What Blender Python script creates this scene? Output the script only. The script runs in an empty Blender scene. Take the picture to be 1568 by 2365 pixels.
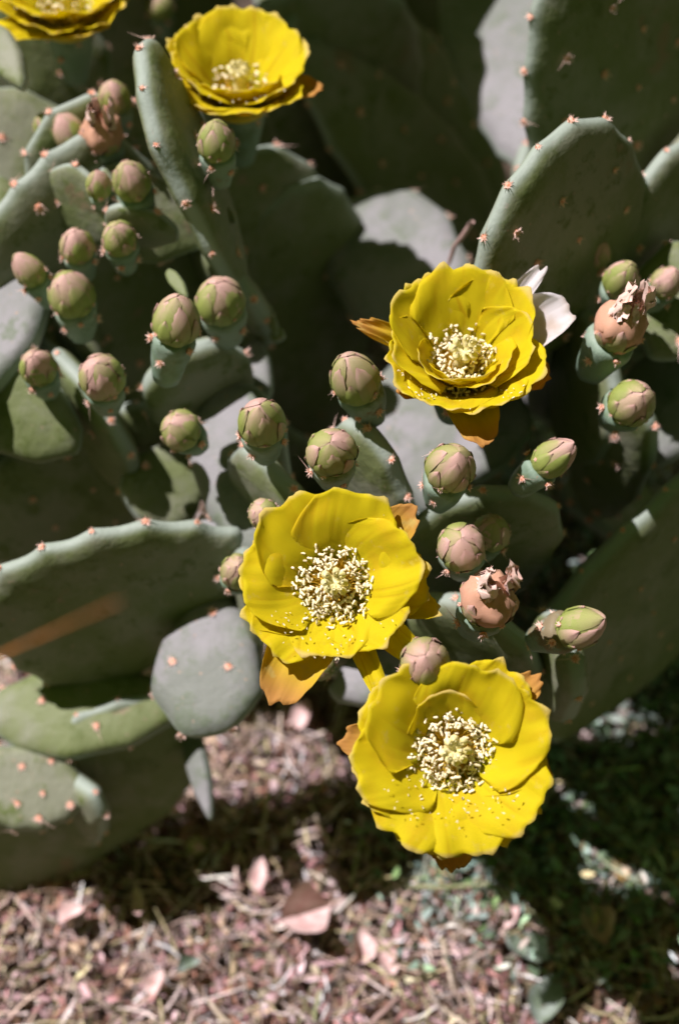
import bpy, math, random
import numpy as np
from mathutils import Vector, Matrix, noise
rnd = random.Random(7)
R = math.radians
# ------------------------------------------------------------------ camera
PITCH, HC, FPX = R(62), 0.95, 3288.0          # FPX: focal length in units of a 1568 px wide picture
sc = bpy.context.scene
C = sc.collection
cam = bpy.data.cameras.new('camera'); co = bpy.data.objects.new('camera', cam); C.objects.link(co); sc.camera = co
co.location = (0, 0, HC); co.rotation_euler = (math.pi/2 - PITCH, 0, 0)
cam.sensor_fit = 'HORIZONTAL'; cam.sensor_width = 24; cam.lens = 24*FPX/1568
cam.clip_start = .02; cam.clip_end = 200
cam.dof.use_dof = True; cam.dof.focus_distance = .67; cam.dof.aperture_fstop = 3.8
CR = Matrix.Rotation(math.pi/2 - PITCH, 3, 'X')
def cw(v): return CR @ Vector(v)              # direction: camera axes -> world
def P(px, py, d):                             # place seen at (px, py) of the 1568x2365 picture, d metres along the view axis
    return Vector((0, 0, HC)) + cw(((px-784)/FPX*d, -(py-1182.5)/FPX*d, -d))
# ------------------------------------------------------------------ light
SUNV = cw((-.45, .62, .64)).normalized()      # towards the sun: high, behind and to the left
sun = bpy.data.lights.new('sun', 'SUN'); so = bpy.data.objects.new('sun', sun); C.objects.link(so)
sun.energy = 5.0; sun.angle = R(.5); sun.color = (1, .90, .95)
so.rotation_euler = SUNV.to_track_quat('Z', 'Y').to_euler(); so.location = (0, 0, 4)
W = bpy.data.worlds.new('World'); sc.world = W; W.use_nodes = True
nt = W.node_tree; bg = nt.nodes['Background']
sky = nt.nodes.new('ShaderNodeTexSky'); sky.sky_type = 'NISHITA'; sky.sun_disc = False
sky.sun_elevation = math.asin(SUNV.z); sky.sun_rotation = math.atan2(SUNV.x, SUNV.y)
hz = nt.nodes.new('ShaderNodeMix'); hz.data_type = 'RGBA'; hz.blend_type = 'MULTIPLY'; hz.inputs[0].default_value = 1
hz.inputs[7].default_value = (.60, .62, .11, 1)       # the whole sky warmed, as the film shows it
nt.links.new(sky.outputs[0], hz.inputs[6]); nt.links.new(hz.outputs[2], bg.inputs[0]); bg.inputs[1].default_value = .05
sc.view_settings.view_transform = 'Standard'; sc.view_settings.look = 'None'
sc.view_settings.exposure = 0.42; sc.view_settings.gamma = 1
sc.cycles.diffuse_bounces = 3
# ------------------------------------------------------------------ materials
def mat(name, build):
    m = bpy.data.materials.new(name); m.use_nodes = True
    n = m.node_tree; b = n.nodes['Principled BSDF']; build(n, b); return m
def N(n, t, **k):
    x = n.nodes.new(t)
    for a, v in k.items(): setattr(x, a, v)
    return x
def mix(n, fac, a, b, mode='MIX'):
    m = N(n, 'ShaderNodeMix', data_type='RGBA', blend_type=mode)
    for s, v in ((0, fac), (6, a), (7, b)):
        if hasattr(v, 'is_linked') or hasattr(v, 'links'): n.links.new(v, m.inputs[s])
        else: m.inputs[s].default_value = v if s == 0 else (*v, 1)
    return m.outputs[2]
def tex(n, scale, detail=4, coord='Object', rough=.55):
    tc = N(n, 'ShaderNodeTexCoord'); t = N(n, 'ShaderNodeTexNoise'); t.inputs['Scale'].default_value = scale
    t.inputs['Detail'].default_value = detail; t.inputs['Roughness'].default_value = rough
    oi = N(n, 'ShaderNodeObjectInfo'); ad = N(n, 'ShaderNodeVectorMath', operation='ADD')
    n.links.new(tc.outputs[coord], ad.inputs[0])
    sc_ = N(n, 'ShaderNodeMath', operation='MULTIPLY'); sc_.inputs[1].default_value = 37
    n.links.new(oi.outputs['Random'], sc_.inputs[0]); n.links.new(sc_.outputs[0], ad.inputs[1])
    n.links.new(ad.outputs[0], t.inputs['Vector']); return t.outputs['Fac']
def ramp(n, x, lo, hi):
    r = N(n, 'ShaderNodeMapRange'); r.interpolation_type = 'SMOOTHSTEP'
    r.inputs[1].default_value = lo; r.inputs[2].default_value = hi; n.links.new(x, r.inputs[0]); return r.outputs[0]
def attr(n, name): return N(n, 'ShaderNodeAttribute', attribute_name=name).outputs['Fac']
def bump(n, b, h, dist, s=.5):
    u = N(n, 'ShaderNodeBump'); u.inputs['Strength'].default_value = s; u.inputs['Distance'].default_value = dist
    n.links.new(h, u.inputs['Height']); n.links.new(u.outputs[0], b.inputs['Normal'])
def pad_build(c1, c2, c3):
    def f(n, b):
        c = mix(n, ramp(n, tex(n, 16, 7, rough=.65), .42, .60), c1, c2)
        c = mix(n, ramp(n, tex(n, 60, 6, rough=.7), .52, .66), c, c3)
        c = mix(n, ramp(n, tex(n, 260, 3), .66, .74), c, (.34, .25, .18))
        c = mix(n, ramp(n, tex(n, 23, 6, rough=.7), .62, .68), c, (.23, .19, .11))
        c = mix(n, ramp(n, attr(n, 'rim'), .2, 1), c, (.30, .36, .30))  # paler edge: partly the pad's own, partly its lit rim put into colour
        n.links.new(c, b.inputs['Base Color']); b.inputs['Roughness'].default_value = .58
        b.inputs['Specular IOR Level'].default_value = .3
        bump(n, b, tex(n, 60, 7), .003, .6)
    return f
M = {}
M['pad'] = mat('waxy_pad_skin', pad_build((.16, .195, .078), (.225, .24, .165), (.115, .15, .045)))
M['pad_blue'] = mat('waxy_sunlit_pad_skin', pad_build((.165, .185, .155), (.235, .235, .235), (.13, .16, .11)))  # pad skin paled towards lavender for sunlit pads, light put into the colour
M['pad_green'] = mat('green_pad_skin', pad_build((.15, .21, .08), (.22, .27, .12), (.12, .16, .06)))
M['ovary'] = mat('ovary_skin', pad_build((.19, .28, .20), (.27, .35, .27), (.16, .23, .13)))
def b_bud(n, b):
    t = attr(n, 'tip'); oi = N(n, 'ShaderNodeObjectInfo')
    g = mix(n, ramp(n, tex(n, 90), .35, .65), (.22, .30, .045), (.37, .42, .11))
    p = mix(n, ramp(n, tex(n, 160), .35, .65), (.60, .31, .29), (.66, .48, .38))
    ri = N(n, 'ShaderNodeMath', operation='MULTIPLY_ADD'); n.links.new(oi.outputs['Random'], ri.inputs[0])
    ri.inputs[1].default_value = .5; ri.inputs[2].default_value = -.25
    ad = N(n, 'ShaderNodeMath', operation='ADD'); n.links.new(t, ad.inputs[0]); n.links.new(ri.outputs[0], ad.inputs[1])
    c = mix(n, ramp(n, ad.outputs[0], .25, .9), g, p)
    c = mix(n, ramp(n, t, .93, 1.0), c, (.30, .10, .05))
    n.links.new(c, b.inputs['Base Color']); b.inputs['Roughness'].default_value = .5
    bump(n, b, tex(n, 300, 3), .0006, .5)
M['bud'] = mat('bud_skin', b_bud)
def thin(n, b, col, tr=.4, tcol=None):
    n.links.new(col, b.inputs['Base Color']); b.inputs['Roughness'].default_value = .7
    b.inputs['Specular IOR Level'].default_value = .12
    t = N(n, 'ShaderNodeBsdfTranslucent'); n.links.new(tcol if tcol is not None else col, t.inputs[0])
    m = N(n, 'ShaderNodeMixShader'); m.inputs[0].default_value = tr
    n.links.new(b.outputs[0], m.inputs[1]); n.links.new(t.outputs[0], m.inputs[2])
    n.links.new(m.outputs[0], n.nodes['Material Output'].inputs[0])
def petal_build(kind):
    def f(n, b):
        t = attr(n, 'tip'); v = attr(n, 'vein')
        if kind == 'yellow':
            c = mix(n, ramp(n, t, 0, .45), (.50, .60, .03), (.81, .70, .016))
            c = mix(n, ramp(n, v, .52, .85), c, (.70, .52, .012)); c = mix(n, ramp(n, tex(n, 45, 5), .5, .75), c, (.80, .62, .02))
            c = mix(n, ramp(n, tex(n, 180, 4), .60, .75), c, (.80, .68, .08))
        elif kind == 'outer':
            c = mix(n, ramp(n, t, .55, 1.0), (.80, .64, .03), (.66, .36, .10))
            c = mix(n, ramp(n, tex(n, 90, 4), .55, .7), c, (.72, .56, .16))
        else:
            c = mix(n, ramp(n, tex(n, 60, 4), .4, .65), (.86, .84, .84), (.74, .66, .58))
        c = mix(n, ramp(n, t, .93, 1.0), c, (.82, .68, .22)) if kind == 'yellow' else c
        thin(n, b, c, .5)
        bump(n, b, v, .0007, .7)
    return f
M['petal'] = mat('yellow_petal', petal_build('yellow'))
M['outer'] = mat('flushed_outer_petal', petal_build('outer'))
M['dry'] = mat('bleached_petal', petal_build('dry'))
def flat(c, r=.6, c2=None, s=200):
    def f(n, b):
        if c2: n.links.new(mix(n, ramp(n, tex(n, s), .4, .6), c, c2), b.inputs['Base Color'])
        else: b.inputs['Base Color'].default_value = (*c, 1)
        b.inputs['Roughness'].default_value = r
    return f
M['anther'] = mat('cream_anther', flat((.90, .80, .46), .7, (.94, .86, .60), 900))
M['filament'] = mat('yellow_filament', flat((.86, .60, .06), .6))
M['stigma'] = mat('cream_stigma', flat((.74, .66, .26), .6, (.84, .77, .42), 700))
M['areole'] = mat('areole_wool', flat((.62, .25, .14), .9, (.80, .48, .36), 700))
M['spine'] = mat('pale_spine', flat((.84, .60, .50), .7))
M['wither'] = mat('withered_pink_petals', flat((.46, .24, .12), .8, (.66, .38, .28), 110))
M['wither2'] = mat('dried_crumpled_petals', flat((.72, .42, .30), .8, (.86, .74, .68), 260))
M['scar'] = mat('orange_dry_blade', flat((.48, .17, .03), .8, (.36, .15, .04), 90))
M['straw'] = mat('pale_straw', flat((.50, .42, .30), .8, (.60, .50, .40), 120))
M['stalk'] = mat('green_stalk', flat((.26, .30, .13), .7, (.38, .38, .22), 150))
M['twig'] = mat('brown_twig', flat((.34, .22, .19), .85, (.42, .30, .26), 150))
M['leafdry'] = mat('dry_pink_leaf', flat((.58, .38, .35), .8, (.68, .52, .48), 130))
M['leafgold'] = mat('dry_gold_leaf', flat((.66, .40, .10), .8, (.60, .50, .36), 130))
M['leafgrey'] = mat('grey_green_leaf', flat((.26, .31, .27), .8, (.16, .21, .14), 90))
def b_lit(n, b):
    a = N(n, 'ShaderNodeAttribute', attribute_name='col'); n.links.new(a.outputs['Color'], b.inputs['Base Color'])
    b.inputs['Roughness'].default_value = .85; b.inputs['Specular IOR Level'].default_value = .2
M['litter'] = mat('leaf_litter', b_lit)
def b_soil(n, b):
    c = mix(n, ramp(n, tex(n, 40, 6), .4, .6), (.045, .032, .020), (.11, .075, .055))
    n.links.new(c, b.inputs['Base Color']); b.inputs['Roughness'].default_value = .95
    bump(n, b, tex(n, 150, 6), .004, .8)
M['soil'] = mat('dark_soil', b_soil)
# ------------------------------------------------------------------ mesh helpers
def mesh(name, V, F, ms, attrs=None, mi=None, smooth=True):
    me = bpy.data.meshes.new(name); me.from_pydata([tuple(v) for v in V], [], F)
    for m in (ms if isinstance(ms, (list, tuple)) else [ms]): me.materials.append(m)
    if mi: me.polygons.foreach_set('material_index', mi)
    me.polygons.foreach_set('use_smooth', [smooth]*len(me.polygons))
    for k, a in (attrs or {}).items():
        at = me.attributes.new(k, 'FLOAT', 'POINT'); at.data.foreach_set('value', a)
    me.update(); return me
def link(name, me, parent=None, m4=None):
    o = bpy.data.objects.new(name, me); C.objects.link(o)
    if parent is not None: o.parent = parent
    if m4 is not None: o.matrix_basis = m4
    return o
def frame(origin, z, xh):
    z = z.normalized(); x = (xh - z*xh.dot(z)).normalized(); y = z.cross(x)
    m = Matrix((x, y, z)).transposed().to_4x4(); m.translation = origin; return m
def tag(o, label, cat, group=None, kind=None):
    if label: o['label'] = label
    if cat: o['category'] = cat
    if group: o['group'] = group
    if kind: o['kind'] = kind
    return o
class Buf:
    def __init__(s): s.V = []; s.F = []; s.A = {}; s.mi = []
    def grid(s, pts, nu, nv, wrap=False, mi=0, **a):
        b = len(s.V); s.V += pts
        for k, v in a.items(): s.A.setdefault(k, []).extend(v)
        for i in range(nu if wrap else nu-1):
            for j in range(nv-1):
                i2 = (i+1) % nu
                s.F.append((b+i*nv+j, b+i2*nv+j, b+i2*nv+j+1, b+i*nv+j+1)); s.mi.append(mi)
    def tube(s, path, rad, k=6, mi=0):
        path = [Vector(p) for p in path]; pts = []
        n = len(path)
        for q in range(k):
            for i, p in enumerate(path):
                t = (path[min(i+1, n-1)]-path[max(i-1, 0)]).normalized()
                h = Vector((0, 0, 1)) if abs(t.z) < .9 else Vector((1, 0, 0))
                x = t.cross(h).normalized(); y = t.cross(x)
                a = 2*math.pi*q/k; r = rad[i] if hasattr(rad, '__len__') else rad
                pts.append(p + (x*math.cos(a)+y*math.sin(a))*r)
        s.grid(pts, k, n, True, mi)
        b = len(s.V)-k*n
        s.F.append(tuple(b+q*n for q in range(k))); s.mi.append(mi)
        s.F.append(tuple(b+q*n+n-1 for q in reversed(range(k)))); s.mi.append(mi)
    def done(s, name, ms, smooth=True): return mesh(name, s.V, s.F, ms, s.A, s.mi, smooth)
# ------------------------------------------------------------------ areole (shared)
def areole_mesh(seed, n=12, r=.0026, long_=0):
    g = random.Random(seed); B = Buf()
    pts = []
    for i in range(6):
        for j in range(3):
            a = 2*math.pi*i/6; t = j/2*math.pi/2
            pts.append(Vector((math.cos(a)*math.cos(t)*r*.8, math.sin(a)*math.cos(t)*r*.8, math.sin(t)*r*.6-r*.15)))
    B.grid(pts, 6, 3, True)
    for i in range(n+long_):
        a = 2*math.pi*i/n+g.uniform(-.3, .3); tl = g.uniform(.25, 1.0)
        l = r*g.uniform(.7, 1.25) if i < n else r*g.uniform(3.5, 6)
        d = Vector((math.cos(a)*math.cos(tl), math.sin(a)*math.cos(tl), math.sin(tl)))
        o = Vector((math.cos(a)*r*.35, math.sin(a)*r*.35, r*.1)); w = r*.17 if i < n else r*.09
        x = d.cross(Vector((0, 0, 1))).normalized()*w; y = d.cross(x).normalized()*w
        b = len(B.V); B.V += [o+x, o-x*.5+y, o-x*.5-y, o+d*l]
        for f in ((0, 1, 3), (1, 2, 3), (2, 0, 3)): B.F.append(tuple(b+q for q in f)); B.mi.append(1)
    return B.done('areole', [M['areole'], M['spine']], False)
AR = [areole_mesh(i, long_=(1 if i == 3 else 0)) for i in range(4)]
def add_areole(parent, p, n, s=1.0):
    z = n.normalized(); h = Vector((1, 0, 0)) if abs(z.x) < .8 else Vector((0, 1, 0))
    m = frame(p, z, h) @ Matrix.Rotation(rnd.uniform(0, 6.28), 4, 'Z') @ Matrix.Scale(s*rnd.uniform(.8, 1.25), 4)
    return link('areole', rnd.choice(AR), parent, m)
# ------------------------------------------------------------------ pads
class Plant:
    def __init__(s, px, py, label, d=None):
        v = cw(((px-784)/FPX, -(py-1182.5)/FPX, -1)); t = HC/-v.z        # root on the ground
        s.root = Vector((0, 0, HC)) + v*t; s.root.z = 0
        s.o = bpy.data.objects.new('prickly_pear_cactus', None); C.objects.link(s.o); s.o.location = s.root
        s.o.empty_display_size = .05
        tag(s.o, label, 'cactus', 'prickly pear cacti of one thicket'); s.pads = []
    def loc(s, m): return Matrix.Translation(-s.root) @ m
def pad(pl, base, tip, w, n=None, e=None, th=.017, m='pad', bend=0., sc_amp=.0022, ar=True, sp=.026, seed=None, face_ar=True, ars=1., label=None):
    """base, tip: places; w: width; n: face normal, or e: width direction (camera axes)"""
    th = min(th, w*.55)
    base = base if isinstance(base, Vector) else P(*base); tip = tip if isinstance(tip, Vector) else P(*tip)
    y = (tip-base); L = y.length; y.normalize()
    if n is not None: n = cw(n)
    else: n = cw(e).cross(y)
    n = (n - y*n.dot(y)).normalized()
    if n.dot(Vector((0, 0, HC))-(base+tip)/2) < 0: n = -n
    x = y.cross(n)
    g = random.Random(seed if seed is not None else int(L*1e5)+len(pl.pads)*7)
    NA = max(8, int(round((w+L)*1.55/sp))); nu = NA*6; rho = [0, .3, .55, .72, .84, .905, .95, .98, .994, 1.0]
    ph = g.uniform(0, 6); wob = [g.uniform(-.03, .03) for _ in range(4)]; sy = g.uniform(-.12, .12)
    sd = Vector((g.uniform(0, 50), g.uniform(0, 50), 0))
    def out(a):
        k = 1 + sum(wob[i]*math.cos((i+2)*a+ph*i) for i in range(4))
        ex = w/2*math.cos(a)*(1+.16*math.sin(a)-.25*max(0, -math.sin(a))**3)*k; ey = L*(.5+.5*math.sin(a)*(k if math.sin(a) > 0 else 1))
        sc_ = min(sc_amp, w*.03)*(1-abs(math.sin(NA*a/2+1.0)))**1.0
        l = math.hypot(math.cos(a), math.sin(a)); return Vector((ex+math.cos(a)/l*sc_, ey+math.sin(a)/l*sc_, 0))
    c0 = Vector((0, L*.5, 0))
    def surf(x_, y_, zz):
        u = x_/(w/2); v = y_/L
        b = bend*(v-.3)**2*L*1.2 + sy*.12*w*u*u + noise.noise(Vector((x_*14, y_*14, 0))+sd)*min(.004, w*.05)
        return Vector((x_, y_, zz+b))
    B = Buf()
    for side in (1, -1):
        pts = []
        for i in range(nu):
            a = 2*math.pi*i/nu*side
            oa = out(a)
            for r_ in rho:
                p = c0.lerp(oa, r_); z = th/2*math.sqrt(max(0, 1-r_**9))*(1+.2*(1-r_))
                pts.append(surf(p.x, p.y, side*z))
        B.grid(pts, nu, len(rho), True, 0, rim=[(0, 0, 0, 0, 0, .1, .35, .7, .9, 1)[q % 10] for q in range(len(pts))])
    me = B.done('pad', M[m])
    bm_w = frame(base, n, x)
    o = link('pad', me, pl.o, pl.loc(bm_w))
    if label: o['label'] = label
    rec = dict(o=o, base=base, n=n, x=x, y=y, L=L, w=w, th=th, M=bm_w, surf=surf, out=out); pl.pads.append(rec)
    if ar:
        for k in range(NA):
            a = (k*math.pi-1.0)*2/NA
            if math.sin(a) < -.75: continue
            q = out(a); wq = bm_w @ q
            if not inview(wq): continue
            d = (q-c0).normalized()
            add_areole(o, surf(q.x, q.y, 0)+d*(-.0006), d+Vector((0, 0, .35)), 1.0*ars)
        if face_ar:
            r_ = 0; yy = L*.16
            while yy < L*.93:
                xx = -w/2 + (sp*.65 if r_ % 2 else 0)
                while xx < w/2:
                    qx, qy = xx+g.uniform(-.003, .003), yy+g.uniform(-.003, .003)
                    u = math.hypot(qx/(w/2*(1+.16*(2*qy/L-1))), (qy-L/2)/(L/2))
                    if u < .84 and inview(bm_w @ Vector((qx, qy, 0))):
                        z = th/2*math.sqrt(1-u**9)*(1+.2*(1-u)); add_areole(o, surf(qx, qy, z-.0003), Vector((0, 0, 1)), 1.15*ars)
                    xx += sp*1.3
                yy += sp*1.25; r_ += 1
    return rec
CRI = CR.transposed()
def inview(p, mg=60):
    v = CRI @ (p-Vector((0, 0, HC)))
    if v.z > -.05: return False
    px = 784+v.x/-v.z*FPX; py = 1182.5-v.y/-v.z*FPX
    return -mg < px < 1568+mg and -mg < py < 2365+mg
def stem(pl, rec, **k):
    """older pads that carry this one down to the root"""
    p = rec['base'].copy(); q = pl.root + Vector((rnd.uniform(-.02, .02), rnd.uniform(-.02, .02), -.02)); D = (q-p).length
    if D < .05: return
    nn = max(1, int(round(D/.17))); prev = p
    for i in range(nn):
        nx = p.lerp(q, (i+1)/nn); ov = (prev-nx).normalized()*.012
        n = rec['n'] + Vector((rnd.uniform(-.4, .4), rnd.uniform(-.4, .4), rnd.uniform(-.2, .2)))
        pad(pl, nx, prev+ov, min(.075, max(.05, D*.35)), n=CRI @ n, th=.018, ar=True, face_ar=False, m='pad', seed=rnd.randrange(9999))
        prev = nx
def pc(pl, cx, cy, d, lw, ang, L, w, n=None, **k):
    """pad by the place of its middle, the picture angle of its base->tip axis and its slant in depth (lw = z share)"""
    a = R(ang)
    if n is not None: lw = max(-1, min(1, -(n[0]*math.cos(a)+n[1]*math.sin(a))/n[2])); L = L*math.sqrt(1+lw*lw)
    v = Vector((math.cos(a), math.sin(a), lw)).normalized(); v = cw(v); c = P(cx, cy, d)
    return pad(pl, c-v*L/2, c+v*L/2, w, n=n, **k)
# ------------------------------------------------------------------ buds
def ovoid(r, th_, ph, k=1.0, pin=.16, el=1.1):
    c, s = math.cos(th_), math.sin(th_)
    rr = r*k*s*(1-(pin*c*c if c > 0 else 0)); z = r*k*c*(el if c > 0 else .95)
    if c > 0: z += r*.10*c**8
    return Vector((rr*math.cos(ph), rr*math.sin(ph), z))
def sepal_mesh(t0, t1, hw, off, flare, seed, el=1.1, pink=1.):
    off *= 1.3
    """one bud scale on an ovoid of radius 1, from colatitude t0 (base) up to t1 (tip)"""
    B = Buf(); g = random.Random(seed); nu, nv = 7, 7
    for lay, dk in ((1, off), (-1, off-.05)):
        pts = []; tp = []
        for i in range(nu):
            u = -1+2*i/(nu-1)
            for j in range(nv):
                v = j/(nv-1); th_ = t0+(t1-t0)*v
                sh = (1-v**2.2)**.75*(.75+.5*v) if v < 1 else 0
                ph = u*hw*sh/max(.35, math.sin(th_))*lay
                p = ovoid(1, th_, ph, 1+dk-.03*abs(u)**2+flare*v**3, .16, el); p += Vector((p.x, p.y, 0))*noise.noise(Vector((u*2, v*3, seed)))*.04
                pts.append(p); tp.append(1.0 if v > .93 and t1 > .3 else min(.92, pink*.85*(.45+.5*math.cos(th_))*(.75+.35*noise.noise(Vector((u*1.5, v*1.5, seed)))) + .12*v))
        B.grid(pts, nu, nv, False, 0, tip=tp)
    return B.done('sepal', M['bud'])
SEP = {}
for el in (1.1, 1.25, 1.45):
    SEP[el] = [[sepal_mesh(2.35, 1.55, .34, .055, .03, s+11, el) for s in range(2)],
               [sepal_mesh(2.35, 1.05, .46, .045, .01, s+21, el) for s in range(2)],
               [sepal_mesh(2.2, .5, .58, .03, .0, s+31, el) for s in range(2)],
               [sepal_mesh(1.8, .04, .72, .012, .0, s+41, el) for s in range(2)]]
def core_mesh(el):
    B = Buf(); pts = []; tp = []
    for i in range(20):
        for j in range(11):
            th_ = math.pi*(1-j/10)+1e-4; pts.append(ovoid(1, th_, 2*math.pi*i/20, .97, .16, el)); tp.append(j/10*.9)
    B.grid(pts, 20, 11, True, 0, tip=tp); return B.done('bud_core', M['bud'])
CORE = {el: core_mesh(el) for el in (1.1, 1.25, 1.45)}
def crumple_mesh(seed):
    g = random.Random(seed); B = Buf()
    for k in range(9):
        a0 = g.uniform(0, 6.28); pts = []
        l = g.uniform(.5, 1.05); wd = g.uniform(.28, .5); lean = g.uniform(-.2, .6)
        for i in range(6):
            for j in range(6):
                u = -1+2*i/5; v = j/5
                r = .38*(1-.4*v)+lean*v*.4+noise.noise(Vector((u*2, v*3, seed+k*3.1)))*.22
                a = a0+u*wd*(1+.5*v)+noise.noise(Vector((v*3, u, seed+k)))*.5
                pts.append(Vector((math.cos(a)*r, math.sin(a)*r, v*l+noise.noise(Vector((u*3, v*2, k+seed*1.7)))*.18)))
        B.grid(pts, 6, 6, False, 0)
    return B.done('dried_petals', M['wither2'])
CRUM = [crumple_mesh(i) for i in range(3)]
def withered_core(seed):
    B = Buf(); pts = []
    for i in range(24):
        for j in range(13):
            th_ = math.pi*(1-j/12)+1e-4; a = 2*math.pi*i/24
            k = 1+.07*abs(math.sin(a*2.5+seed+2*math.sin(th_*2)))*2-.07+.22*noise.noise(Vector((math.cos(a)*2, math.sin(a)*2, th_*2+seed)))
            p = ovoid(1, th_, a, k, .35, 1.15); pts.append(p)
    B.grid(pts, 24, 13, True); return B.done('bud_core', M['wither'])
WC = [withered_core(i) for i in range(3)]
def ovary_mesh(l, r0, r1, el, cup=.1):
    B = Buf(); pts = []; nu, nv = 20, 9
    for i in range(nu):
        a = 2*math.pi*i/nu
        for j in range(nv):
            v = (0, .18, .4, .62, .78, .88, .95, 1, 1)[j]; r = r0+(r1-r0)*(v**.8); z = -l+l*v
            r *= (1, 1, 1, 1, 1, .985, .94, .86, .70)[j]; z += (0, 0, 0, 0, 0, 0, 0, 0, r1*.06)[j]
            r *= 1+.04*math.sin(a*5+v*6)
            pts.append(Vector((r*math.cos(a), r*math.sin(a), z)))
    B.grid(pts, nu, nv, True); b = len(B.V); B.V.append(Vector((0, 0, -l)))
    for i in range(nu): B.F.append((b, ((i+1) % nu)*nv, i*nv)); B.mi.append(0)
    return B.done('bud', M['ovary'])
def bud(pl, px, py, r_px, d, ax=(0, .45), kind='bud', ov=2.1, label=None, pr=None, green=0, nsep=1.0, el=1.1):
    """(px, py) middle of the head; ax picture part of the axis (ovary -> tip)"""
    r = r_px/FPX*d
    if el == 1.1: el = rnd.choice((1.1, 1.25, 1.45))
    if pr is not None: d = plane_d(pr, px-ax[0]*r_px*1.5, py+ax[1]*r_px*1.5, d); r = r_px/FPX*d
    az = math.sqrt(max(.05, 1-ax[0]**2-ax[1]**2)); A = cw((ax[0], ax[1], az)).normalized()
    c = P(px, py, d); m4 = frame(c - A*r*.75, A, cw((1, 0, 0))) @ Matrix.Rotation(rnd.uniform(0, 6.28), 4, 'Z')
    me = ovary_mesh(ov*r, r*.55, r*.98, el)
    o = link('bud', me, pl.o, pl.loc(m4)); 
    if label: o['label'] = label
    hz_ = Matrix.Translation((0, 0, r*.66)) @ Matrix.Diagonal((r*.93*rnd.uniform(.92, 1.05), r*.93*rnd.uniform(.92, 1.05), r*.93*rnd.uniform(.95, 1.12), 1)) @ Matrix.Rotation(rnd.uniform(-.12, .12), 4, 'X')
    if kind == 'bud':
        link('bud_core', CORE[el], o, hz_); k = 0
        for row, cnt in ((3, 3), (2, 4), (1, 4), (0, 4)):
            if row == 0 and r_px < 35: continue
            for q in range(cnt):
                k += 1; a = 2*math.pi*(q/cnt)+row*.8+rnd.uniform(-.15, .15)
                link('sepal', rnd.choice(SEP[el][row]), o, hz_ @ Matrix.Rotation(a, 4, 'Z') @ Matrix.Rotation(rnd.uniform(-.05, .05), 4, 'Y'))
    else:
        link('bud_core', rnd.choice(WC), o, hz_)
        for row, cnt in ((1, 3), (0, 4)):
            for q in range(cnt):
                a = 2*math.pi*(q/cnt)+row*.8
                link('sepal', rnd.choice(SEP[el][row]), o, hz_ @ Matrix.Rotation(a, 4, 'Z'))
        link('dried_petals', rnd.choice(CRUM), o, hz_ @ Matrix.Translation((.12, 0, .74)) @ Matrix.Scale(1.5, 4))
    for q in range(5):
        a = 2*math.pi*q/5+rnd.uniform(-.3, .3); v = .94 if q % 2 else .62; rr = r*(.55+.43*v**.8)
        add_areole(o, Vector((math.cos(a)*rr, math.sin(a)*rr, -ov*r*(1-v))), Vector((math.cos(a), math.sin(a), .2)), min(1, r/.011)*.95)
    for q in range(3):
        a = 2*math.pi*q/3+rnd.uniform(-.3, .3); p = hz_ @ ovoid(1, 1.75, a, 1.04)
        add_areole(o, p, Vector((math.cos(a), math.sin(a), .2)), .55)
    return o
def plane_d(pr, px, py, d):
    v = cw(((px-784)/FPX, -(py-1182.5)/FPX, -1)); o = Vector((0, 0, HC)); den = v.dot(pr['n'])
    if abs(den) < .1: return d
    t = (pr['base']+pr['n']*pr['th']*.4-o).dot(pr['n'])/den
    return t if abs(t-d) < .09 else d
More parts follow.
